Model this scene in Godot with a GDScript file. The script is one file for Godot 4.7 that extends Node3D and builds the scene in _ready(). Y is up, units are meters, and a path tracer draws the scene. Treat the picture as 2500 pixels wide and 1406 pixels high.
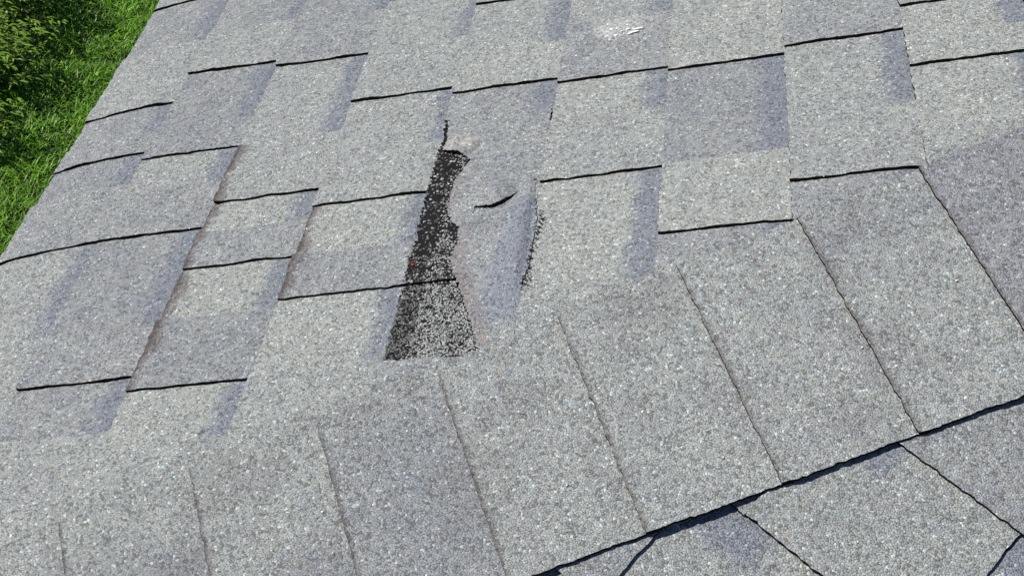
extends Node3D
# A sunlit slope of grey laminated shingles with a torn shingle and a row of hip caps; lawn and shrubs far below the eave.
# Roof pieces are laid out in roof axes: s up the slope, t along the courses (away from the hip), n out of the roof, all in metres.

const COURSE := 0.143
const PITCH := 18.43
const EAVE := 4.5
const FOLD_A := -0.2302          # the hip cap's edge on the slope: t = FOLD_A + FOLD_B * s
const FOLD_B := 0.4841

var house: Node3D
var used := {}
var rng := RandomNumberGenerator.new()
var wave := FastNoiseLite.new()
var blotch := FastNoiseLite.new()
var ragged := FastNoiseLite.new()
var mat_shingle: StandardMaterial3D
var mat_edge: StandardMaterial3D
var mat_bare: StandardMaterial3D
var F_SLOPE := {}
var F_TORN := {}
var F_CAP := {}
var F_FAR := {}

func _ready():
	rng.seed = 7
	# ---- camera, sky, sun, exposure
	house = Node3D.new()
	house.name = "house"
	house.set_meta("label", "house roof slope of grey laminated shingles with a torn shingle in its middle")
	house.set_meta("category", "house")
	house.position = Vector3(0, EAVE, 0)
	house.rotation_degrees = Vector3(0, 0, PITCH)
	add_child(house)
	var cam := Camera3D.new()
	cam.name = "camera"
	cam.fov = 22.78
	cam.near = 0.05
	cam.far = 400.0
	cam.transform = Transform3D(Basis(Vector3(0.989498, 0.084257, -0.117448), Vector3(-0.140469, 0.752108, -0.643896), Vector3(0.034081, 0.653632, 0.756045)).orthonormalized(), Vector3(0.041434, EAVE + 0.988895, 1.292861))
	add_child(cam)
	cam.current = true
	var env := Environment.new()
	env.background_mode = Environment.BG_SKY
	var sky := Sky.new()
	var psm := ProceduralSkyMaterial.new()
	psm.sky_top_color = Color(0.40, 0.50, 0.69)
	psm.sky_horizon_color = Color(0.66, 0.74, 0.84)
	psm.ground_bottom_color = Color(0.12, 0.13, 0.10)
	psm.ground_horizon_color = Color(0.5, 0.55, 0.55)
	psm.sky_curve = 0.15
	psm.energy_multiplier = 0.5
	sky.sky_material = psm
	env.sky = sky
	env.tonemap_mode = Environment.TONE_MAPPER_LINEAR
	env.tonemap_exposure = 1.02
	env.sdfgi_enabled = true
	env.ssao_enabled = true
	env.ssil_enabled = true
	var we := WorldEnvironment.new()
	we.name = "sky"
	we.environment = env
	add_child(we)
	var sun := DirectionalLight3D.new()
	sun.name = "sun"
	sun.light_energy = 1.55
	sun.light_color = Color(1.0, 0.985, 0.95)
	sun.light_angular_distance = 0.5
	sun.shadow_enabled = true
	add_child(sun)
	sun.look_at_from_position(Vector3(-20, 30, -10), Vector3(-20, 30, -10) - Vector3(-0.622, 0.768, 0.12), Vector3.UP)

	set_up_noise()
	set_up_materials()
	build_ground()
	build_house_body()
	build_slope()
	build_torn_shingle()
	build_caps()
	build_far_slope()
	build_small_things()
	build_lawn()
	build_shrubs()

# ------------------------------------------------------------------ helpers
func numbered(called: String) -> String:
	var k: int = used.get(called, 0)
	used[called] = k + 1
	return called if k == 0 else "%s_%03d" % [called, k]

func put(called: String, mesh: Mesh, parent: Node) -> MeshInstance3D:
	var o := MeshInstance3D.new()
	o.name = numbered(called)
	o.mesh = mesh
	parent.add_child(o, true)
	return o

func tag(o: Node, label: String, category := "", group := "", kind := ""):
	if label != "": o.set_meta("label", label)
	if category != "": o.set_meta("category", category)
	if group != "": o.set_meta("group", group)
	if kind != "": o.set_meta("kind", kind)

func lin(r: float, g: float, b: float) -> Color:
	return Color8(int(r), int(g), int(b)).srgb_to_linear()

func set_up_noise():
	for a in [[wave, 11, 1.0], [blotch, 23, 1.0], [ragged, 37, 1.0]]:
		a[0].seed = a[1]
		a[0].noise_type = FastNoiseLite.TYPE_SIMPLEX_SMOOTH
		a[0].frequency = a[2]
		a[0].fractal_type = FastNoiseLite.FRACTAL_FBM
		a[0].fractal_octaves = 3

# Colour and relief of the mineral granules: one cell per granule, in asphalt.
func granule_images(size: int, cells: float, seed_: int, ramp: Callable, asphalt: Color, gap: int) -> Array:
	var n := FastNoiseLite.new()
	n.seed = seed_
	n.noise_type = FastNoiseLite.TYPE_CELLULAR
	n.frequency = cells / size
	n.fractal_type = FastNoiseLite.FRACTAL_NONE
	n.cellular_jitter = 1.0
	n.domain_warp_enabled = true
	n.domain_warp_type = FastNoiseLite.DOMAIN_WARP_SIMPLEX
	n.domain_warp_amplitude = 3.0
	n.domain_warp_frequency = 0.12
	n.domain_warp_fractal_type = FastNoiseLite.DOMAIN_WARP_FRACTAL_NONE
	n.cellular_return_type = FastNoiseLite.RETURN_CELL_VALUE
	var v := n.get_image(size, size, false, false, false).get_data()
	n.cellular_return_type = FastNoiseLite.RETURN_DISTANCE2_SUB
	var di := n.get_image(size, size, false, false, true)
	var d := di.get_data()
	var lut := []
	for k in 256: lut.append(ramp.call(k / 255.0))
	var out := PackedByteArray()
	out.resize(size * size * 3)
	var relief := PackedByteArray()
	relief.resize(size * size)
	var a8 := [int(asphalt.r * 255), int(asphalt.g * 255), int(asphalt.b * 255)]
	var l8 := []
	for c in lut: l8.append([mini(255, int(c.r * 255)), mini(255, int(c.g * 255)), mini(255, int(c.b * 255)), int(c.a * 255)])
	for k in size * size:
		var c = l8[v[k]]
		if c[3] == 0 or d[k] < gap:
			out[k * 3] = a8[0]; out[k * 3 + 1] = a8[1]; out[k * 3 + 2] = a8[2]
			relief[k] = 20
		else:
			out[k * 3] = c[0]; out[k * 3 + 1] = c[1]; out[k * 3 + 2] = c[2]
			relief[k] = mini(255, 60 + int(sqrt(d[k] / 255.0) * 150) + (v[k] >> 3))
	var ci := Image.create_from_data(size, size, false, Image.FORMAT_RGB8, out)
	var ri := Image.create_from_data(size, size, false, Image.FORMAT_L8, relief)
	ri.convert(Image.FORMAT_RGBA8)
	ri.bump_map_to_normal_map(4.0)
	ci.generate_mipmaps()
	ri.generate_mipmaps()
	return [ImageTexture.create_from_image(ci), ImageTexture.create_from_image(ri)]

const TILE := 0.72

func set_up_materials():
	var ramp := func(k: float) -> Color:
		var x := fposmod(k * 7.31, 1.0)
		var hue := fposmod(k * 29.7, 1.0)
		var g := lerpf(0.66, 0.81, x)
		if x < 0.10: g = 0.57
		elif x > 0.97: g = 0.93
		return Color(g * lerpf(0.97, 1.02, hue), g, g * lerpf(1.03, 0.98, hue), 1.0)
	var im := granule_images(2048, 285.0, 5, ramp, Color(0.33, 0.32, 0.32), 12)
	mat_shingle = StandardMaterial3D.new()
	mat_shingle.albedo_texture = im[0]
	mat_shingle.vertex_color_use_as_albedo = true
	mat_shingle.normal_enabled = true
	mat_shingle.normal_texture = im[1]
	mat_shingle.normal_scale = 0.75
	mat_shingle.roughness = 0.82
	mat_shingle.metallic_specular = 0.35
	var bare := func(k: float) -> Color:
		var x := fposmod(k * 7.31, 1.0)
		if x < 0.84: return Color(0.1, 0.1, 0.1, 0.0)
		var g := lerpf(0.45, 0.85, fposmod(k * 17.9, 1.0))
		return Color(g, g, g * 1.01, 1.0)
	var ib := granule_images(1024, 200.0, 9, bare, Color(0.115, 0.112, 0.115), 40)
	mat_bare = StandardMaterial3D.new()
	mat_bare.albedo_texture = ib[0]
	mat_bare.vertex_color_use_as_albedo = true
	mat_bare.normal_enabled = true
	mat_bare.normal_texture = ib[1]
	mat_bare.normal_scale = 0.8
	mat_bare.roughness = 0.75
	mat_bare.metallic_specular = 0.3
	mat_edge = StandardMaterial3D.new()
	mat_edge.albedo_color = Color(0.115, 0.105, 0.10)
	mat_edge.roughness = 0.95
	mat_edge.metallic_specular = 0.1
	F_SLOPE = {"o": Vector3.ZERO, "x": Vector3(1, 0, 0), "y": Vector3(0, 0, -1), "n": Vector3(0, 1, 0)}
	F_TORN = {"o": at(0, -0.009, 0), "x": Vector3(1, 0, 0), "y": Vector3(0, 0, -1), "n": Vector3(0, 1, 0)}
	F_CAP = {"o": at(0, FOLD_A, 0), "x": at(0.900068, 0.435749, 0), "y": at(-0.419136, 0.865752, 0.273492), "n": at(0.119174, -0.246162, 0.961874)}
	F_FAR = {"o": at(0.042926, -0.473548, -0.075977), "x": at(0.657124, 0.731084, 0.183589), "y": at(-0.733129, 0.563249, 0.381147), "n": at(0.175244, -0.385055, 0.906103)}

func at(s: float, t: float, n: float) -> Vector3:
	return Vector3(s, n, -t)

# A thick sheet laid in a roof frame: x from x0 to x1, y from low.call(x) to y1, its top at height.call(x, y, u, v).
# tone.call(x, y, u, v) is the linear colour; keep.call(x, y) leaves out what is torn away.
func sheet(called: String, parent: Node, frame: Dictionary, x0: float, x1: float, y0: float, y1: float, height: Callable, tone: Callable, how := {}) -> MeshInstance3D:
	var cell: float = how.get("cell", 0.004)
	var thick: float = how.get("thick", 0.004)
	var skew: float = how.get("skew", 0.0)
	var edge: float = how.get("edge", 0.0012)
	var lean: float = how.get("lean", 0.0)
	var bend: float = how.get("bend", 0.0)
	var low = how.get("low")
	var high = how.get("high")
	var keep = how.get("keep")
	var nx := maxi(2, int(ceil((x1 - x0) / cell)))
	var ny := maxi(2, int(ceil((y1 - y0) / cell)))
	var w := nx + 1
	var pos := PackedVector3Array(); pos.resize(w * (ny + 1))
	var col := PackedColorArray(); col.resize(w * (ny + 1))
	var uv := PackedVector2Array(); uv.resize(w * (ny + 1))
	var flat := PackedVector2Array(); flat.resize(w * (ny + 1))
	var shift := Vector2(rng.randf(), rng.randf())
	var o: Vector3 = frame.o
	var ex: Vector3 = frame.x
	var ey: Vector3 = frame.y
	var en: Vector3 = frame.n
	for j in ny + 1:
		var v := float(j) / ny
		for i in w:
			var u := float(i) / nx
			var x := lerpf(x0, x1, u)
			var ya := y0
			if low != null: ya = maxf(y0, low.call(x))
			var yb := y1
			if high != null: yb = minf(y1, high.call(x))
			var y := lerpf(minf(ya, yb), yb, v)
			# edges run a little uneven
			if edge > 0.0:
				if i == 0 or i == nx: x += edge * (1.6 * wave.get_noise_2d(y * 60.0, x0 * 91.0 + i) + 0.7 * ragged.get_noise_2d(y * 420.0, x0 * 77.0))
				if j == 0 or j == ny: y += edge * (1.8 * wave.get_noise_2d(x * 22.0, y0 * 91.0 + j) + 0.7 * ragged.get_noise_2d(x * 380.0, y0 * 77.0))
			x += skew * y
			y -= lean * (1.72 - u)
			y -= bend * (1.0 - u) * (1.0 - u)
			var h: float = height.call(x, y, u, v)
			var k := j * w + i
			pos[k] = o + ex * x + ey * y + en * h
			flat[k] = Vector2(x, y)
			uv[k] = Vector2(x, -y) / TILE + shift
			col[k] = tone.call(x, y, u, v)
	var on := PackedByteArray(); on.resize(nx * ny); on.fill(1)
	if keep != null:
		for j in ny:
			for i in nx:
				var c := (flat[j * w + i] + flat[(j + 1) * w + i + 1]) * 0.5
				on[j * nx + i] = 1 if keep.call(c.x, c.y) else 0
	var nor := PackedVector3Array(); nor.resize(pos.size())
	var tan := PackedFloat32Array(); tan.resize(pos.size() * 4)
	for j in ny + 1:
		for i in w:
			var dx := pos[j * w + mini(i + 1, nx)] - pos[j * w + maxi(i - 1, 0)]
			var dy := pos[mini(j + 1, ny) * w + i] - pos[maxi(j - 1, 0) * w + i]
			var m := dx.cross(dy)
			nor[j * w + i] = m.normalized() if m.length_squared() > 1e-14 else en
			var k := (j * w + i) * 4
			tan[k] = ex.x; tan[k + 1] = ex.y; tan[k + 2] = ex.z; tan[k + 3] = 1.0
	var idx := PackedInt32Array()
	var wp := PackedVector3Array()
	var wn := PackedVector3Array()
	var wu := PackedVector2Array()
	for j in ny:
		for i in nx:
			if on[j * nx + i] == 0: continue
			var a := j * w + i
			var b := a + 1
			var c := a + w + 1
			var d := a + w
			if (pos[a] - pos[d]).length_squared() < 1e-12 and (pos[b] - pos[c]).length_squared() < 1e-12: continue
			idx.append_array(PackedInt32Array([a, d, c, a, c, b]))
			for side in 4:
				var ni: int = i + [0, 1, 0, -1][side]
				var nj: int = j + [-1, 0, 1, 0][side]
				if ni >= 0 and ni < nx and nj >= 0 and nj < ny and on[nj * nx + ni] == 1: continue
				var p: Vector3 = pos[[a, b, c, d][side]]
				var q: Vector3 = pos[[b, c, d, a][side]]
				var out := (q - p).cross(en).normalized()
				var e := wp.size()
				wp.append_array(PackedVector3Array([p, q, q - en * thick, p, q - en * thick, p - en * thick]))
				for r in 6: wn.append(out)
				for r in 6: wu.append(Vector2((wp[e + r] - o).dot(ex), (wp[e + r] - o).dot(ey)) / TILE)
	var mesh := ArrayMesh.new()
	if idx.size() > 0:
		var arr := []; arr.resize(Mesh.ARRAY_MAX)
		arr[Mesh.ARRAY_VERTEX] = pos; arr[Mesh.ARRAY_NORMAL] = nor; arr[Mesh.ARRAY_TANGENT] = tan
		arr[Mesh.ARRAY_COLOR] = col; arr[Mesh.ARRAY_TEX_UV] = uv; arr[Mesh.ARRAY_INDEX] = idx
		mesh.add_surface_from_arrays(Mesh.PRIMITIVE_TRIANGLES, arr)
		mesh.surface_set_material(0, how.get("mat", mat_shingle))
		var ar2 := []; ar2.resize(Mesh.ARRAY_MAX)
		ar2[Mesh.ARRAY_VERTEX] = wp; ar2[Mesh.ARRAY_NORMAL] = wn; ar2[Mesh.ARRAY_TEX_UV] = wu
		mesh.add_surface_from_arrays(Mesh.PRIMITIVE_TRIANGLES, ar2)
		mesh.surface_set_material(1, mat_edge)
	return put(called, mesh, parent)

# ------------------------------------------------------------------ colours of the granule blends (linear, before the granule texture)
const GAIN := 1.30
func tone_of(code: String) -> Color:
	match code:
		"l": return lin(193, 197, 195) * GAIN      # light grey
		"y": return lin(198, 201, 197) * GAIN      # light grey with buff granules
		"n": return lin(186, 189, 190) * GAIN      # mid grey
		"d": return lin(174, 177, 182) * GAIN      # dark bluish grey
		"p": return lin(179, 180, 186) * GAIN      # dark purplish grey
	return lin(185, 187, 186) * GAIN

func band_color() -> Color:
	return lin(160, 166, 179) * GAIN

func brown_color() -> Color:
	return lin(150, 143, 143) * GAIN

func mixed(code: String, x: float, y: float, where: float) -> Color:
	# granules of two blends dropped in drifts
	var c := tone_of(code)
	var other := tone_of({"l": "n", "y": "l", "n": "d", "d": "n", "p": "d"}.get(code, "n"))
	var b := blotch.get_noise_2d(x * 13.0 + where * 5.0, y * 13.0 - where * 3.0) * 1.1 + blotch.get_noise_2d(x * 90.0, y * 90.0) * 0.35
	c = c.lerp(other, clampf(0.3 + b, 0.0, 0.85))
	var g := 1.0 + 0.26 * ragged.get_noise_2d(x * 230.0 + where, y * 230.0) + 0.16 * blotch.get_noise_2d(x * 75.0, y * 75.0 + where)
	return Color(c.r * g, c.g * g, c.b * g)

# ------------------------------------------------------------------ the slope in view
func fold_at(x: float) -> float:
	return FOLD_A + FOLD_B * x

# [course, low t, high t, tooth T or underlay G, blend, dirt along its lower course edge]
const PIECES := [
	[0, -0.50, -0.30, "G", "n", 0], [0, -0.30, -0.144, "T", "l", 0], [0, -0.144, 0.035, "G", "l", 0], [0, 0.035, 0.154, "T", "n", 0], [0, 0.154, 0.231, "G", "d", 0],
	[0, 0.231, 0.280, "T", "n", 0], [0, 0.280, 0.355, "G", "n", 0], [0, 0.355, 0.525, "T", "l", 0], [0, 0.525, 0.675, "G", "n", 0], [0, 0.675, 0.86, "T", "l", 0],
	[1, -0.60, -0.46, "G", "n", 0], [1, -0.46, -0.311, "T", "l", 0], [1, -0.311, -0.227, "G", "n", 0], [1, -0.227, -0.145, "T", "n", 0], [1, -0.145, 0.038, "G", "d", 0], [1, 0.038, 0.133, "T", "n", 0],
	[1, 0.133, 0.215, "G", "l", 0], [1, 0.215, 0.283, "T", "d", 0], [1, 0.283, 0.429, "G", "d", 0], [1, 0.429, 0.545, "T", "l", 0], [1, 0.545, 0.66, "G", "n", 0], [1, 0.66, 0.80, "T", "l", 0],
	[2, -0.50, -0.333, "T", "l", 0], [2, -0.333, -0.247, "G", "y", 0], [2, -0.247, -0.135, "T", "d", 1], [2, -0.135, -0.042, "G", "y", 1], [2, -0.042, 0.026, "T", "n", 1],
	[2, 0.026, 0.089, "G", "y", 1], [2, 0.089, 0.213, "T", "l", 1], [2, 0.213, 0.411, "G", "l", 0], [2, 0.411, 0.532, "T", "n", 0], [2, 0.532, 0.65, "G", "d", 0], [2, 0.65, 0.80, "T", "l", 0],
	[3, -0.50, -0.242, "T", "l", 0], [3, -0.242, -0.1185, "G", "y", 0], [3, -0.1185, -0.043, "T", "d", 1], [3, -0.043, 0.055, "G", "y", 1], [3, 0.055, 0.16, "T", "l", 0],
	[3, 0.16, 0.285, "G", "l", 0], [3, 0.285, 0.414, "T", "l", 0], [3, 0.414, 0.56, "G", "l", 0], [3, 0.56, 0.72, "T", "l", 0],
	[4, -0.40, -0.242, "T", "n", 0], [4, 0.193, 0.270, "G", "n", 0], [4, 0.270, 0.365, "T", "y", 0], [4, 0.365, 0.501, "G", "l", 0], [4, 0.501, 0.68, "T", "l", 0],
	[5, -0.40, -0.151, "T", "l", 0], [5, -0.151, 0.045, "G", "y", 0], [5, 0.045, 0.165, "T", "l", 0], [5, 0.165, 0.2595, "G", "y", 0], [5, 0.2595, 0.40, "T", "n", 0], [5, 0.40, 0.62, "G", "l", 0],
	[6, -0.30, -0.121, "T", "l", 0], [6, -0.121, -0.078, "G", "n", 0], [6, -0.078, 0.048, "T", "y", 0], [6, 0.048, 0.2505, "G", "d", 0], [6, 0.2505, 0.40, "T", "y", 0], [6, 0.40, 0.60, "G", "l", 0],
	[7, -0.20, -0.043, "T", "n", 0], [7, -0.043, -0.012, "G", "n", 0], [7, -0.012, 0.108, "T", "l", 0], [7, 0.108, 0.269, "G", "l", 0], [7, 0.269, 0.43, "T", "n", 0], [7, 0.43, 0.60, "G", "l", 0],
	[8, -0.10, 0.05, "T", "l", 0], [8, 0.05, 0.185, "G", "y", 0], [8, 0.185, 0.245, "T", "y", 0], [8, 0.245, 0.325, "G", "y", 0], [8, 0.325, 0.50, "T", "l", 0],
	[9, 0.0, 0.11, "G", "l", 0], [9, 0.11, 0.24, "T", "l", 0], [9, 0.24, 0.36, "G", "l", 0], [9, 0.36, 0.5, "T", "l", 0],
]

func course_x(i: float) -> float:
	return (i - 5.0) * COURSE * 0.9915 + 0.003

func course_of(x: float) -> float:
	return (x - 0.003) / (COURSE * 0.9915) + 5.0

func slope_height(tooth: bool, course: int) -> Callable:
	var top := 0.0036 if tooth else 0.0
	return func(x: float, y: float, u: float, v: float) -> float:
		var h := 0.0016 + 0.0050 * (1.0 - u) + top
		h += 0.0009 * wave.get_noise_2d(x * 9.0, y * 9.0 + course * 3.0) + 0.0006 * wave.get_noise_2d(x * 30.0, y * 30.0)
		if tooth: h += 0.0016 * wave.get_noise_2d(x * 16.0, course * 5.3 + floorf(y * 11.0))
		if tooth: h += 0.0010 * maxf(0.0, wave.get_noise_2d(y * 14.0 + course, x * 14.0))
		h -= 0.0062 * (1.0 - smoothstep(-0.014, 0.024, y - fold_at(x)))
		if course == 0: h -= 0.004 * pow(1.0 - u, 3.0)
		return h

func slope_tone(course: int, kind: String, code: String, dirt: int, t0: float, t1: float) -> Callable:
	var where := course * 7.7 + t1 * 13.0
	return func(x: float, y: float, u: float, v: float) -> Color:
		var c := mixed(code, x, y, where)
		if kind == "G":
			var j := 0.11 * ragged.get_noise_2d(x * 190.0, y * 190.0 + where) + 0.06 * wave.get_noise_2d(y * 25.0, where)
			var k := smoothstep(0.725, 0.81, u + j)
			k *= smoothstep(t0 + 0.0, t0 + 0.018, y + 0.012 + 0.09 * j)
			c = c.lerp(band_color() * (0.94 + 0.12 * ragged.get_noise_2d(x * 260.0, y * 260.0)), k * clampf(0.86 + 0.45 * blotch.get_noise_2d(x * 60.0, y * 60.0), 0.3, 1.0))
		if course == 5 and t0 > 0.25 and t0 < 0.3:
			var sx := course_of(x)
			var near := Vector2((sx - 5.45) / 0.16, (y - 0.356) / 0.022).length() + 0.45 * ragged.get_noise_2d(x * 200.0, y * 200.0)
			var wide := Vector2((sx - 5.56) / 0.34, (y - 0.375) / 0.045).length() + 0.5 * ragged.get_noise_2d(x * 200.0, y * 200.0)
			c = c.lerp(lin(222, 223, 221) * GAIN, 0.6 * (1.0 - smoothstep(0.5, 1.1, wide)))
			c = c.lerp(lin(240, 241, 240) * GAIN, 0.85 * (1.0 - smoothstep(0.6, 1.1, near)))
		if dirt == 1:
			var m := 0.06 * ragged.get_noise_2d(y * 90.0 + where, x * 90.0) + 0.07 * wave.get_noise_2d(y * 16.0, where)
			c = c.lerp(brown_color() * 0.92, 0.85 * (1.0 - smoothstep(0.05, 0.105, u + m)))
			c = c.lerp(lin(112, 102, 101) * GAIN, 0.9 * (1.0 - smoothstep(0.012, 0.035, u + m * 0.35)))
		return c

func build_slope():
	for q in PIECES:
		var course: int = q[0]
		var x0 := course_x(course) + (0.008 if course == 0 else 0.0)
		var how := {"low": func(x: float) -> float: return fold_at(x) - 0.007, "thick": 0.0042 if q[3] == "T" else 0.005, "lean": 0.0075}
		if course == 0: how["bend"] = 0.016
		if q[1] > 0.5: how["cell"] = 0.007
		sheet("shingle_tab" if q[3] == "T" else "shingle_underlay", house, F_SLOPE, x0, course_x(course + 1) + (0.018 if course == 3 else 0.004), q[1], q[2],
			slope_height(q[3] == "T", course), slope_tone(course, q[3], q[4], q[5], q[1], q[2]), how)

# ------------------------------------------------------------------ the torn shingle
func poly(list: Array) -> PackedVector2Array:
	var p := PackedVector2Array()
	for q in list: p.append(Vector2(course_x(q[0]), q[1]))
	return p

func torn_keep(p: PackedVector2Array, lip := false) -> Callable:
	return func(x: float, y: float) -> bool:
		var a := 0.0026 * ragged.get_noise_2d(x * 140.0, y * 140.0)
		var b := 0.0026 * ragged.get_noise_2d(x * 140.0 + 50.0, y * 140.0)
		if lip and x > course_x(4.48) and y < 0.06:
			a *= 0.15
			b *= 0.15
		return Geometry2D.is_point_in_polygon(Vector2(x + a, y + b), p)

func build_torn_shingle():
	var dark := func(x: float, y: float, u: float, v: float) -> Color:
		var g := 0.9 + 0.5 * blotch.get_noise_2d(x * 60.0, y * 60.0)
		return Color(g, g * 0.99, g * 0.98)
	var left_edge := func(x: float, y: float) -> bool:
		var e := course_x(4.035) + 0.004 * wave.get_noise_1d(y * 40.0) + 0.006 * ragged.get_noise_2d(x * 260.0, y * 260.0)
		return x > e and y > -0.241 + 0.004 * wave.get_noise_1d(x * 60.0) + 0.004 * ragged.get_noise_2d(x * 260.0, y * 260.0)
	# bare asphalt in two layers, the upper one ending in a step
	var a := sheet("exposed_asphalt", house, F_TORN, course_x(4.0), course_x(4.78), -0.118, 0.20,
		func(x, y, u, v): return 0.0075 + 0.0004 * wave.get_noise_2d(x * 60.0, y * 60.0), dark, {"keep": left_edge, "mat": mat_bare, "thick": 0.004, "cell": 0.002, "edge": 0.0})
	tag(a, "black asphalt laid bare on the upper layer beside the torn flap")
	var b := sheet("exposed_asphalt", house, F_TORN, course_x(4.0), course_x(5.0), -0.245, -0.112,
		func(x, y, u, v): return 0.0036 + 0.0004 * wave.get_noise_2d(x * 60.0, y * 60.0), dark, {"keep": left_edge, "mat": mat_bare, "thick": 0.001, "cell": 0.002, "edge": 0.0})
	tag(b, "black asphalt with pale granules laid bare below the step")
	var gm := granule_mesh()
	var spots := []
	for k in 17000:
		var s := rng.randf_range(4.02, 4.75)
		var t := rng.randf_range(-0.240, 0.130)
		var low := t < -0.118
		var thin := 1.0 if low else (0.40 if t < -0.05 else 0.24)
		var left := s - 4.04
		if left < 0.16 + 0.10 * wave.get_noise_1d(t * 30.0): thin *= 0.5
		thin *= clampf(1.0 + 1.3 * blotch.get_noise_2d(s * 12.0, t * 84.0), 0.2, 1.5)
		if rng.randf() > thin: continue
		spots.append([s, t, 0.0040 if low else 0.0079, left < 0.16])
	var mm := MultiMesh.new()
	mm.transform_format = MultiMesh.TRANSFORM_3D
	mm.use_colors = true
	mm.mesh = gm
	mm.instance_count = spots.size()
	for k in spots.size():
		var q = spots[k]
		var r := rng.randf_range(0.0008, 0.0015)
		var bs := Basis.from_euler(Vector3(rng.randf() * 0.6, rng.randf() * TAU, rng.randf() * 0.6)).scaled(Vector3(r, r * 0.75, r * rng.randf_range(0.8, 1.3)))
		mm.set_instance_transform(k, Transform3D(bs, at(course_x(q[0]), q[1] - 0.009, q[2] + r * 0.25)))
		var g := rng.randf_range(0.20, 0.50)
		if q[3] or rng.randf() < 0.35: g = rng.randf_range(0.03, 0.22)
		mm.set_instance_color(k, Color(g * 0.98, g, g * 1.0))
	var mi := MultiMeshInstance3D.new()
	mi.name = "granules"
	mi.multimesh = mm
	tag(mi, "pale mineral granules still stuck to the bare asphalt", "", "", "stuff")
	a.add_child(mi, true)

	# the torn tab above, whose lower edge lifts in a lip
	var upper := poly([[4.00, 0.20], [4.055, 0.196], [4.07, 0.17], [4.085, 0.150], [4.07, 0.131], [4.20, 0.122], [4.355, 0.104], [4.30, 0.084], [4.262, 0.066], [4.245, 0.030], [4.255, -0.005], [4.30, -0.020], [4.47, -0.024], [4.48, 0.007], [4.53, 0.004], [4.60, 0.001], [4.65, 0.001], [4.70, 0.006], [4.75, 0.014], [4.80, 0.023], [4.83, 0.027], [4.84, -0.01], [4.97, -0.01], [5.0, 0.012], [5.03, 0.028], [5.03, 0.10], [5.0, 0.13], [4.985, 0.20]])
	var grey := func(x: float, y: float, u: float, v: float) -> Color:
		var c := mixed("n", x, y, 3.0)
		var s := course_of(x)
		var worn := (1.0 - smoothstep(0.0, 0.05, absf(s - 4.27) - 0.02 + 0.05 * ragged.get_noise_2d(x * 120.0, y * 120.0))) if y < 0.08 else 0.0
		c = c.lerp(lin(176, 172, 172) * GAIN, 0.7 * worn)
		var scuff := Vector2((s - 4.22) / 0.20, (y - 0.142) / 0.022).length() + 0.5 * ragged.get_noise_2d(x * 200.0, y * 200.0)
		return c.lerp(lin(212, 208, 203) * GAIN, 0.9 * (1.0 - smoothstep(0.5, 1.0, scuff)))
	var up := sheet("torn_tab", house, F_TORN, course_x(4.0), course_x(5.06), -0.026, 0.200,
		func(x, y, u, v):
			var s: float = course_of(x)
			var h: float = 0.0108 - 0.0022 * clampf(s - 4.0, 0.0, 1.0) - 0.006 * (1.0 - smoothstep(-0.016, 0.016, y)) - 0.0024 * smoothstep(4.65, 5.0, s) + 0.0008 * wave.get_noise_2d(x * 25.0, y * 25.0)
			var lip: float = exp(-pow((s - 4.64) / 0.13, 2.0)) * (1.0 - smoothstep(0.0, 0.05, y - 0.02))
			return h + 0.0078 * lip + 0.0050 * exp(-pow((y - 0.118) / 0.014, 2.0)) * exp(-pow((s - 4.2) / 0.14, 2.0)) + 0.004 * ragged.get_noise_2d(x * 45.0, y * 45.0) * exp(-pow((y - 0.14) / 0.03, 2.0)) * exp(-pow((s - 4.25) / 0.2, 2.0)),
		grey, {"keep": torn_keep(upper, true), "cell": 0.0014, "thick": 0.0032, "edge": 0.0})
	tag(up, "torn grey tab with a raised, curling lower lip")
	# the flap below it, creased and worn along its torn left edge
	var flap_p := poly([[4.24, 0.055], [4.245, 0.012], [4.30, -0.012], [4.385, -0.030], [4.40, -0.055], [4.375, -0.075], [4.395, -0.092], [4.44, -0.112], [4.50, -0.133], [4.55, -0.155], [4.61, -0.178], [4.66, -0.20], [4.735, -0.232], [4.84, -0.240], [5.0, -0.238], [5.0, -0.14], [5.025, -0.10], [5.02, -0.02], [4.99, 0.010], [4.96, 0.05]])
	var flap_tone := func(x: float, y: float, u: float, v: float) -> Color:
		var c := mixed("n", x, y, 9.0)
		var s := course_of(x)
		var j := 0.05 * ragged.get_noise_2d(x * 130.0, y * 130.0)
		var band := smoothstep(4.70, 4.80, s + j - 0.5 * (y + 0.06)) * smoothstep(-0.21, -0.18, y + j * 0.1) * (1.0 - smoothstep(0.006, 0.02, y))
		c = c.lerp(band_color() * 1.05, 0.75 * band)
		var torn_at := 4.38 + maxf(0.0, (-0.09 - y) * 2.4)
		var worn := 1.0 - smoothstep(0.05, 0.19, s - torn_at + 1.5 * j)
		worn *= 1.0 - smoothstep(-0.06, -0.02, y + j * 0.2)
		return c.lerp(lin(172, 166, 167) * GAIN, 0.85 * worn)
	var fl := sheet("torn_flap", house, F_TORN, course_x(4.22), course_x(5.04), -0.242, 0.055,
		func(x, y, u, v):
			var s: float = course_of(x)
			var h: float = 0.0092 + 0.0008 * wave.get_noise_2d(x * 25.0 + 4.0, y * 25.0)
			h -= 0.005 * (1.0 - smoothstep(-0.245, -0.16, y))
			h += 0.0035 * smoothstep(4.70, 4.93, s) * (1.0 - smoothstep(4.93, 5.0, s)) * smoothstep(-0.19, -0.10, y)
			h -= 0.003 * smoothstep(0.0, 0.02, y) + 0.0016 * smoothstep(4.90, 5.02, s)
			return h,
		flap_tone, {"keep": torn_keep(flap_p), "cell": 0.0022, "thick": 0.0035, "edge": 0.0})
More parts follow.
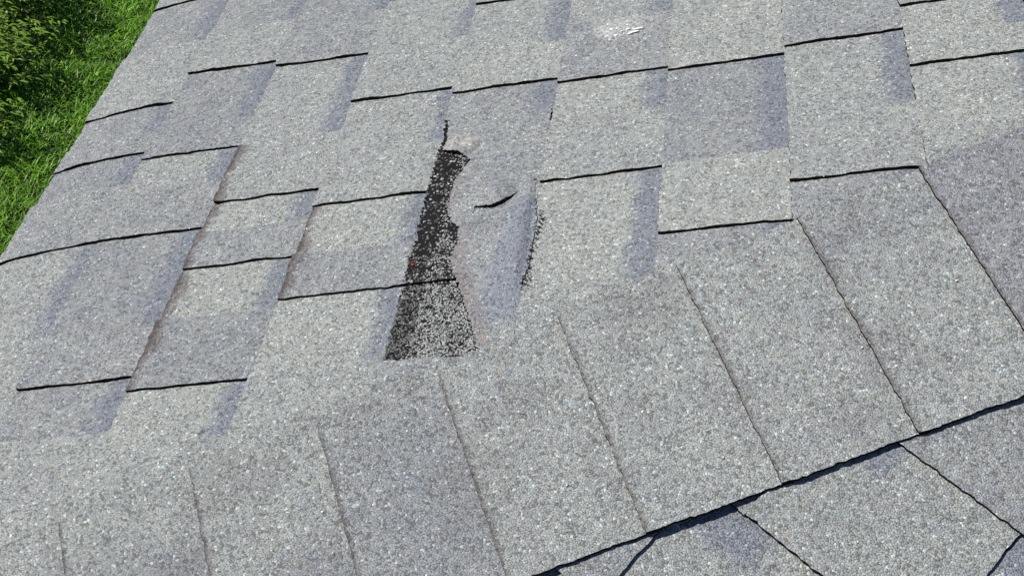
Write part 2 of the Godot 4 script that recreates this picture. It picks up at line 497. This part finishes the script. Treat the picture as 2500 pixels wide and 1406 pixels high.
	tag(fl, "creased grey flap torn loose along its left edge")
	# a narrow bare strip between the flap and the next course
	var strip := poly([[5.045, -0.012], [5.085, -0.016], [5.08, -0.045], [5.055, -0.07], [5.045, -0.095], [5.035, -0.118], [5.06, -0.13], [5.05, -0.146], [4.985, -0.142], [4.995, -0.12], [5.015, -0.08], [5.035, -0.05]])
	var sp := sheet("exposed_asphalt", house, F_TORN, course_x(4.97), course_x(5.1), -0.146, -0.012,
		func(x, y, u, v): return 0.0090 - 0.008 * maxf(0.0, u - 0.6), func(x, y, u, v): return Color(3.4, 3.0, 2.9),
		{"keep": func(x, y): return torn_keep(strip).call(x, y) and ragged.get_noise_2d(x * 300.0, y * 300.0) > 0.16, "cell": 0.0015, "thick": 0.0003, "mat": mat_bare, "edge": 0.0})
	tag(sp, "thin bare strip along the right edge of the flap")

func on_slope(s: float, t: float, n: float) -> Transform3D:
	return house.transform * Transform3D(Basis.IDENTITY, at(s, t, n))

func granule_mesh() -> ArrayMesh:
	var st := SurfaceTool.new()
	st.begin(Mesh.PRIMITIVE_TRIANGLES)
	st.set_smooth_group(-1)
	var top := Vector3(0.1, 1.0, 0)
	var bottom := Vector3(0, -1, 0.1)
	var ring := []
	for k in 6:
		var r: float = [1.0, 0.82, 1.05, 0.9, 0.78, 1.0][k]
		ring.append(Vector3(cos(k * TAU / 6) * r, [0.1, -0.1, 0.2, 0.0, -0.15, 0.12][k], sin(k * TAU / 6) * r))
	for k in 6:
		for tri in [[top, ring[k], ring[(k + 1) % 6]], [bottom, ring[(k + 1) % 6], ring[k]]]:
			for p in tri: st.add_vertex(p)
	st.generate_normals()
	var m := StandardMaterial3D.new()
	m.vertex_color_use_as_albedo = true
	m.roughness = 0.6
	st.set_material(m)
	return st.commit()

# ------------------------------------------------------------------ the hip caps
const BUTTS := [-0.875, -0.743, -0.611, -0.4785, -0.3446, -0.2124, -0.083, 0.0508, 0.1846, 0.3219, 0.4632, 0.605, 0.745]
const CAP_BLENDS := ["l", "l", "l", "l", "l", "n", "l", "l", "l", "l", "p", "p"]

func cap_width(x: float) -> float:
	return 0.2535 + 0.063 * x + 0.0012 * wave.get_noise_1d(x * 30.0) + 0.0012 * ragged.get_noise_1d(x * 160.0)

func build_caps():
	for k in BUTTS.size() - 1:
		var x0: float = BUTTS[k]
		var x1: float = BUTTS[k + 1]
		var code: String = CAP_BLENDS[k]
		var height := func(x: float, y: float, u: float, v: float) -> float:
			var h: float = 0.0055 + 0.0034 * (1.0 - u)
			h -= 0.0012 * pow(clampf((-y - cap_width(x) + 0.045) / 0.045, 0.0, 1.0), 2.0)
			h += 0.2735 * (sqrt(y * y + 0.0036) + y) * 0.5 - 0.0042 * smoothstep(-0.07, 0.012, y)
			h += 0.0012 * wave.get_noise_2d(x * 8.0, y * 8.0) + 0.0006 * wave.get_noise_2d(x * 30.0, y * 30.0)
			return h
		var tone := func(x: float, y: float, u: float, v: float) -> Color:
			var c := mixed(code, x, y, k * 3.1)
			var j := 0.012 * ragged.get_noise_2d(x * 120.0, y * 120.0)
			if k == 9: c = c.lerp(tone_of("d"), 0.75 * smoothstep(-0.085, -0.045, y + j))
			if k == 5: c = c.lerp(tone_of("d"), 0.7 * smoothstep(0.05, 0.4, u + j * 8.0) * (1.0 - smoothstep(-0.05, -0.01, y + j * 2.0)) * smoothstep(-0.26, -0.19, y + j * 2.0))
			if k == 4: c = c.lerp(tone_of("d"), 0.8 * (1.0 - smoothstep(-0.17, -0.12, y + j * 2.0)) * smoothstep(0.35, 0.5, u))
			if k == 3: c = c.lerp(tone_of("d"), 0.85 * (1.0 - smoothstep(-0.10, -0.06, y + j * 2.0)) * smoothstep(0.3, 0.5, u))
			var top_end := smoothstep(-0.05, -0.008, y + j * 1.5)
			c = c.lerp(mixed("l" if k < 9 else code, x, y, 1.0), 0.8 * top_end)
			var stain := blotch.get_noise_2d(x * 9.0 + 3.0, y * 9.0) + 0.35 * ragged.get_noise_2d(x * 150.0, y * 150.0)
			c = c.lerp(lin(150, 147, 148) * GAIN, 0.30 * smoothstep(0.10, 0.42, stain))
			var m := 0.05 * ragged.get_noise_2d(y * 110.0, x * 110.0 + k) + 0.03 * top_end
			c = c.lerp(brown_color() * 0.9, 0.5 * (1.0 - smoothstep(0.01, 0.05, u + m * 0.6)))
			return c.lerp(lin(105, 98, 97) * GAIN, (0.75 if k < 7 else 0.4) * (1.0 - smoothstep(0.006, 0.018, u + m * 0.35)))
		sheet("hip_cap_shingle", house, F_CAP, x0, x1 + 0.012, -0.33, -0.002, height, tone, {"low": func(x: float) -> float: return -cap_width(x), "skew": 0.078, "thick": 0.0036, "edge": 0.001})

# ------------------------------------------------------------------ the slope beyond the hip
func build_far_slope():
	# [low u, high u, from c, to c, tooth, blend]
	var rows := [
		[-0.136, 0.0095, -0.12, -0.03, "G", "l"], [-0.136, 0.0095, -0.03, 0.16, "T", "l"],
		[0.0095, 0.1625, -0.12, 0.050, "T", "n"], [0.0095, 0.1625, 0.050, 0.26, "G", "l"],
		[0.1625, 0.309, -0.12, 0.10, "G", "n"], [0.1625, 0.309, 0.10, 0.2935, "T", "l"], [0.1625, 0.309, 0.2935, 0.42, "G", "n"],
		[0.309, 0.455, -0.12, 0.145, "T", "l"], [0.309, 0.455, 0.145, 0.40, "T", "n"], [0.455, 0.60, -0.05, 0.34, "G", "l"],
	]
	# the same courses carried on down the slope and along the hip
	for k in rows.size():
		var q: Array = rows[k]
		if k + 1 < rows.size() and rows[k + 1][0] == q[0]: continue
		var c0: float = q[3]
		var next_tooth: bool = q[4] == "G"
		while c0 < 0.75:
			var c1 := c0 + rng.randf_range(0.09, 0.17)
			rows.append([q[0], q[1], c0, c1, "T" if next_tooth else "G", ["l", "n", "l"][rows.size() % 3]])
			c0 = c1
			next_tooth = not next_tooth
	for k in 2:
		var u0 := -0.136 - 0.146 * (k + 1)
		var c0 := -0.30
		while c0 < 0.75:
			var c1 := c0 + rng.randf_range(0.10, 0.18)
			rows.append([u0, u0 + 0.146, c0, c1, "T" if rows.size() % 2 == 0 else "G", ["l", "n", "l"][rows.size() % 3]])
			c0 = c1
	for q in rows:
		var tooth: bool = q[4] == "T"
		var where: float = q[0] * 20.0 + q[2] * 9.0
		var band_end := -0.135 if q[0] < 0.1 else -0.175
		if q[3] > 0.4: band_end = -0.37
		var height := func(x: float, y: float, u: float, v: float) -> float:
			return 0.0016 + 0.005 * (1.0 - u) + (0.0042 if tooth else 0.0) + 0.0008 * wave.get_noise_2d(x * 12.0, y * 12.0)
		var tone := func(x: float, y: float, u: float, v: float) -> Color:
			var c := mixed(q[5], x, y, where)
			var j := 0.055 * ragged.get_noise_2d(x * 150.0, y * 150.0 + where)
			if not tooth or q[2] == 0.10:
				var k := smoothstep(0.68, 0.75, u + j) * smoothstep(band_end - 0.008, band_end + 0.012, y + j * 0.1)
				c = c.lerp(band_color(), 0.85 * k)
			return c
		sheet("shingle_tab" if tooth else "shingle_underlay", house, F_FAR, q[0], q[1] + 0.004, -q[3], -q[2], height, tone, {"thick": 0.0045, "high": func(x: float) -> float: return 0.035 - 0.533 * x})

# ------------------------------------------------------------------ what carries the shingles
func slab(called: String, frame: Dictionary, pts: Array, top: float, thick: float, m: Material) -> MeshInstance3D:
	var st := SurfaceTool.new()
	st.begin(Mesh.PRIMITIVE_TRIANGLES)
	st.set_smooth_group(-1)
	var n := pts.size()
	var a := []
	var b := []
	for q in pts:
		a.append(frame.o + frame.x * q[0] + frame.y * q[1] + frame.n * top)
		b.append(frame.o + frame.x * q[0] + frame.y * q[1] + frame.n * (top - thick))
	for k in range(1, n - 1):
		for p in [a[0], a[k + 1], a[k], b[0], b[k], b[k + 1]]: st.add_vertex(p)
	for k in n:
		var l := (k + 1) % n
		for p in [a[k], a[l], b[l], a[k], b[l], b[k]]: st.add_vertex(p)
	st.generate_normals()
	st.set_material(m)
	return put(called, st.commit(), house)

func build_house_body():
	var wood := StandardMaterial3D.new()
	wood.albedo_color = Color(0.42, 0.36, 0.29)
	wood.roughness = 0.9
	var felt := StandardMaterial3D.new()
	felt.albedo_color = Color(0.16, 0.16, 0.165)
	felt.roughness = 0.95
	var white := StandardMaterial3D.new()
	white.albedo_color = Color(0.82, 0.82, 0.79)
	white.roughness = 0.6
	slab("roof_deck", F_SLOPE, [[-0.677, -0.55], [0.75, 0.137], [0.75, 1.3], [-0.677, 1.3]], -0.004, 0.02, felt)
	slab("roof_deck", F_CAP, [[-0.80, -0.24], [0.75, -0.24], [0.75, -0.002], [-0.80, -0.002]], -0.010, 0.02, felt)
	slab("roof_deck", F_FAR, [[-0.44, -0.85], [0.75, -0.85], [0.75, -0.38], [-0.25, 0.155], [-0.44, 0.26]], -0.004, 0.02, felt)
	slab("fascia", F_SLOPE, [[-0.698, -0.50], [-0.678, -0.50], [-0.678, 1.3], [-0.698, 1.3]], -0.006, 0.16, white)
	# the wall stands under the overhang
	var wall := BoxMesh.new()
	wall.size = Vector3(0.18, EAVE - 0.5, 2.2)
	wall.material = white
	var o := put("wall", wall, house)
	o.transform = house.transform.affine_inverse() * Transform3D(Basis.IDENTITY, Vector3(-0.12, (EAVE - 0.5) * 0.5, -0.4))

func build_ground():
	var m := StandardMaterial3D.new()
	m.albedo_color = Color(0.13, 0.13, 0.08)
	m.roughness = 1.0
	var p := PlaneMesh.new()
	p.size = Vector2(300, 300)
	p.material = m
	var g := put("ground", p, self)
	tag(g, "dark soil under the lawn below the eave", "", "", "structure")

func build_small_things():
	var st := SurfaceTool.new()
	# a red speck lying on the bare asphalt
	st.begin(Mesh.PRIMITIVE_TRIANGLES)
	var gm := granule_mesh()
	var red := StandardMaterial3D.new()
	red.albedo_color = Color(0.52, 0.17, 0.12)
	red.roughness = 0.6
	for q in [[0.0, 0.0, 0.0032], [0.0026, -0.0015, 0.0022], [-0.002, -0.0022, 0.0019]]:
		st.append_from(gm, 0, Transform3D(Basis.from_euler(Vector3(0.2, q[0] * 900.0, 0.1)).scaled(Vector3(q[2], q[2] * 0.6, q[2])), Vector3(q[0], 0.0, q[1])))
	st.generate_normals()
	st.set_material(red)
	var o := put("berry_scrap", st.commit(), self)
	o.transform = house.transform * Transform3D(Basis.IDENTITY, at(course_x(4.075), -0.096, 0.0085))
	tag(o, "small crushed red scrap on the bare black asphalt left of the flap", "debris")
	# stray white granules that glint in the sun
	var mm := MultiMesh.new()
	mm.transform_format = MultiMesh.TRANSFORM_3D
	mm.use_colors = true
	mm.mesh = gm
	mm.instance_count = 70
	for k in 70:
		var rr := rng.randf_range(0.0007, 0.0015)
		var bs := Basis.from_euler(Vector3(rng.randf() * 0.5, rng.randf() * TAU, rng.randf() * 0.5)).scaled(Vector3(rr, rr * 0.7, rr))
		var s := rng.randf_range(-0.65, 0.6)
		var t := rng.randf_range(fold_at(s) + 0.02, 0.45)
		var p := at(s, t, 0.0108 - 0.005 * fposmod(course_of(s), 1.0))
		if k % 2 == 0: p = F_CAP.o + F_CAP.x * s * 0.8 - F_CAP.y * rng.randf_range(0.04, 0.22) + F_CAP.n * 0.0098
		mm.set_instance_transform(k, Transform3D(bs, p))
		mm.set_instance_color(k, Color(0.9, 0.9, 0.88))
	var mi := MultiMeshInstance3D.new()
	mi.name = "loose_granules"
	mi.multimesh = mm
	tag(mi, "stray white granules lying on the shingles", "", "", "stuff")
	house.add_child(mi, true)
	# white splashes near the top of the picture
	var dab := SphereMesh.new()
	dab.radius = 1.0
	dab.height = 2.0
	dab.radial_segments = 14
	dab.rings = 7
	var chalk := StandardMaterial3D.new()
	chalk.albedo_color = Color(0.93, 0.93, 0.91)
	chalk.roughness = 0.5
	st = SurfaceTool.new()
	st.begin(Mesh.PRIMITIVE_TRIANGLES)
	for q in [[0.0, 0.0, 7.5, 2.2, 0.15], [-5.0, -2.2, 4.0, 2.0, 0.3], [2.5, 6.5, 5.5, 2.0, 0.1], [-8.5, 9.5, 3.0, 2.2, 0.2], [9.0, 7.5, 2.8, 1.4, 0.0], [-24.0, -2.5, 3.2, 1.8, 0.1], [-31.0, 15.0, 2.4, 2.6, 0.0], [-37.0, 9.0, 1.8, 2.0, 0.0], [-17.0, 6.0, 2.0, 1.2, 0.0]]:
		st.append_from(dab, 0, Transform3D(Basis(Vector3.UP, q[4]) * Basis.from_scale(Vector3(q[2] * 0.95, 0.45, q[3] * 0.95) * 0.001), Vector3(q[0] * 0.001, 0, -q[1] * 0.001)))
	for k in 110:
		var rr := rng.randf_range(0.4, 1.0) * 0.001
		st.append_from(gm, 0, Transform3D(Basis(Vector3.UP, rng.randf() * TAU).scaled(Vector3(rr, rr * 0.6, rr)), Vector3(rng.randfn(-0.031, 0.0065), 0, rng.randfn(-0.011, 0.0075))))
	st.generate_normals()
	st.set_material(chalk)
	var w := put("bird_dropping", st.commit(), self)
	w.transform = on_slope(course_x(5.658), 0.344, 0.0095)
	tag(w, "splashed white bird dropping on a grey shingle near the top of the roof", "dropping")

# ------------------------------------------------------------------ lawn and shrubs
func leaf_material(c: Color, back: Color, rough := 0.6) -> StandardMaterial3D:
	var m := StandardMaterial3D.new()
	m.albedo_color = c
	m.vertex_color_use_as_albedo = true
	m.roughness = rough
	m.cull_mode = BaseMaterial3D.CULL_DISABLED
	m.backlight_enabled = true
	m.backlight = back
	return m

func blade_mesh(m: Material) -> ArrayMesh:
	var st := SurfaceTool.new()
	st.begin(Mesh.PRIMITIVE_TRIANGLES)
	var rows := 4
	var p := []
	for k in rows + 1:
		var v := float(k) / rows
		var w := 0.5 * (1.0 - pow(v, 2.2))
		var c := Vector3(0, v * (1.0 - 0.25 * v), 0.55 * v * v)
		p.append([c - Vector3(w, 0, 0), c + Vector3(w, 0, 0)])
	for k in rows:
		for q in [p[k][0], p[k + 1][0], p[k + 1][1], p[k][0], p[k + 1][1], p[k][1]]: st.add_vertex(q)
	st.generate_normals()
	st.set_material(m)
	return st.commit()

func build_lawn():
	var mm := MultiMesh.new()
	mm.transform_format = MultiMesh.TRANSFORM_3D
	mm.use_colors = true
	mm.mesh = blade_mesh(leaf_material(Color.WHITE, Color(0.38, 0.55, 0.12), 0.5))
	var count := 80000
	mm.instance_count = count
	for k in count:
		var x := rng.randf_range(-5.4, -2.4)
		var z := rng.randf_range(-9.4, -3.6)
		var clump := blotch.get_noise_2d(x * 3.0, z * 3.0)
		var h := rng.randf_range(0.04, 0.12) * (1.0 + 0.6 * clump)
		var w := rng.randf_range(0.0035, 0.008)
		var lean := rng.randf_range(0.1, 0.9)
		var b := Basis(Vector3.UP, rng.randf() * TAU) * Basis(Vector3.RIGHT, lean) * Basis.from_scale(Vector3(w, h, h))
		mm.set_instance_transform(k, Transform3D(b, Vector3(x, 0, z)))
		var g := rng.randf_range(0.7, 1.25) * (1.0 + 0.25 * clump)
		var c := Color(0.065, 0.20, 0.008).lerp(Color(0.27, 0.54, 0.022), pow(rng.randf(), 2.0))
		if rng.randf() < 0.02: c = Color(0.32, 0.29, 0.14)
		mm.set_instance_color(k, Color(c.r * g, c.g * g, c.b * g))
	var mi := MultiMeshInstance3D.new()
	mi.name = "grass"
	mi.multimesh = mm
	tag(mi, "bright green lawn grass below the eave", "grass", "", "stuff")
	add_child(mi)

func add_leaf(st: SurfaceTool, p: Vector3, dir: Vector3, up: Vector3, l: float, w: float, c: Color):
	var side := dir.cross(up).normalized() * w
	var mid := p + dir * l * 0.45 + up * l * 0.06
	var tip := p + dir * l - up * l * 0.12
	st.set_color(c)
	var a := mid - side + up * w * 0.25
	var b := mid + side + up * w * 0.25
	for q in [p, a, mid, p, mid, b, a, tip, mid, mid, tip, b]:
		st.set_color(c)
		st.add_vertex(q)

func build_shrubs():
	var lm := leaf_material(Color.WHITE, Color(0.3, 0.4, 0.12), 0.45)
	var bark := StandardMaterial3D.new()
	bark.albedo_color = Color(0.22, 0.17, 0.12)
	bark.roughness = 0.9
	var plan := [
		[-4.28, -7.70, 0.64, 0.54, "broad leaved shrub at the top left corner of the picture, farthest along the lawn"],
		[-4.13, -7.00, 0.62, 0.52, "broad leaved shrub by the left border, second from the top left corner"],
		[-4.02, -6.30, 0.56, 0.48, "broad leaved shrub by the left border, second nearest the camera"],
		[-3.83, -5.62, 0.42, 0.36, "lowest broad leaved shrub by the left border, nearest the camera"],
	]
	for q in plan:
		var o := Node3D.new()
		o.name = numbered("shrub")
		o.position = Vector3(q[0], 0, q[1])
		tag(o, q[4], "shrub", "shrubs beside the lawn")
		add_child(o)
		var wood := SurfaceTool.new()
		wood.begin(Mesh.PRIMITIVE_TRIANGLES)
		var st := SurfaceTool.new()
		st.begin(Mesh.PRIMITIVE_TRIANGLES)
		var tiers := int(q[2] / 0.08)
		for i in tiers:
			var y: float = q[2] * (i + 0.9) / tiers
			var reach: float = q[3] * sqrt(maxf(0.12, 1.0 - pow(y / q[2] - 0.25, 2.0) * 1.5))
			var arms := 11
			for k in arms:
				var ang := k * TAU / arms + i * 0.7 + rng.randf_range(-0.3, 0.3)
				var dir := Vector3(cos(ang), rng.randf_range(0.0, 0.18), sin(ang)).normalized()
				var root := Vector3(0, y * 0.75, 0)
				var length := reach * rng.randf_range(0.75, 1.12)
				twig(wood, root, root + dir * length + Vector3(0, y * 0.25, 0), 0.006, 0.002)
				var n := int(length / 0.012)
				for s in n:
					var f := rng.randf_range(0.25, 1.05)
					var p := root + dir * length * f + Vector3(rng.randfn(0, 0.035), y * 0.25 * f + rng.randfn(0, 0.008), rng.randfn(0, 0.035))
					var a2 := ang + rng.randfn(0, 0.9)
					var ld := Vector3(cos(a2), rng.randf_range(-0.25, 0.15), sin(a2) * 0.6).normalized()
					var up := Vector3(rng.randfn(0, 0.25), 1, rng.randfn(0, 0.25)).normalized()
					var g := rng.randf_range(0.75, 1.25)
					add_leaf(st, p, ld, up, rng.randf_range(0.035, 0.08), rng.randf_range(0.005, 0.011), Color(0.16 * g, 0.28 * g, 0.03 * g))
		twig(wood, Vector3.ZERO, Vector3(0, q[2] * 0.95, 0), 0.016, 0.005)
		wood.generate_normals()
		wood.set_material(bark)
		put("stem", wood.commit(), o)
		st.generate_normals()
		st.set_material(lm)
		var lf := put("leaves", st.commit(), o)
		tag(lf, "", "", "", "stuff")

func twig(st: SurfaceTool, a: Vector3, b: Vector3, ra: float, rb: float):
	var d := (b - a).normalized()
	var u := d.cross(Vector3(0.3, 0.2, 0.9)).normalized()
	var v := d.cross(u)
	for k in 5:
		var c0 := u * cos(k * TAU / 5) + v * sin(k * TAU / 5)
		var c1 := u * cos((k + 1) * TAU / 5) + v * sin((k + 1) * TAU / 5)
		for p in [a + c0 * ra, a + c1 * ra, b + c1 * rb, a + c0 * ra, b + c1 * rb, b + c0 * rb]: st.add_vertex(p)
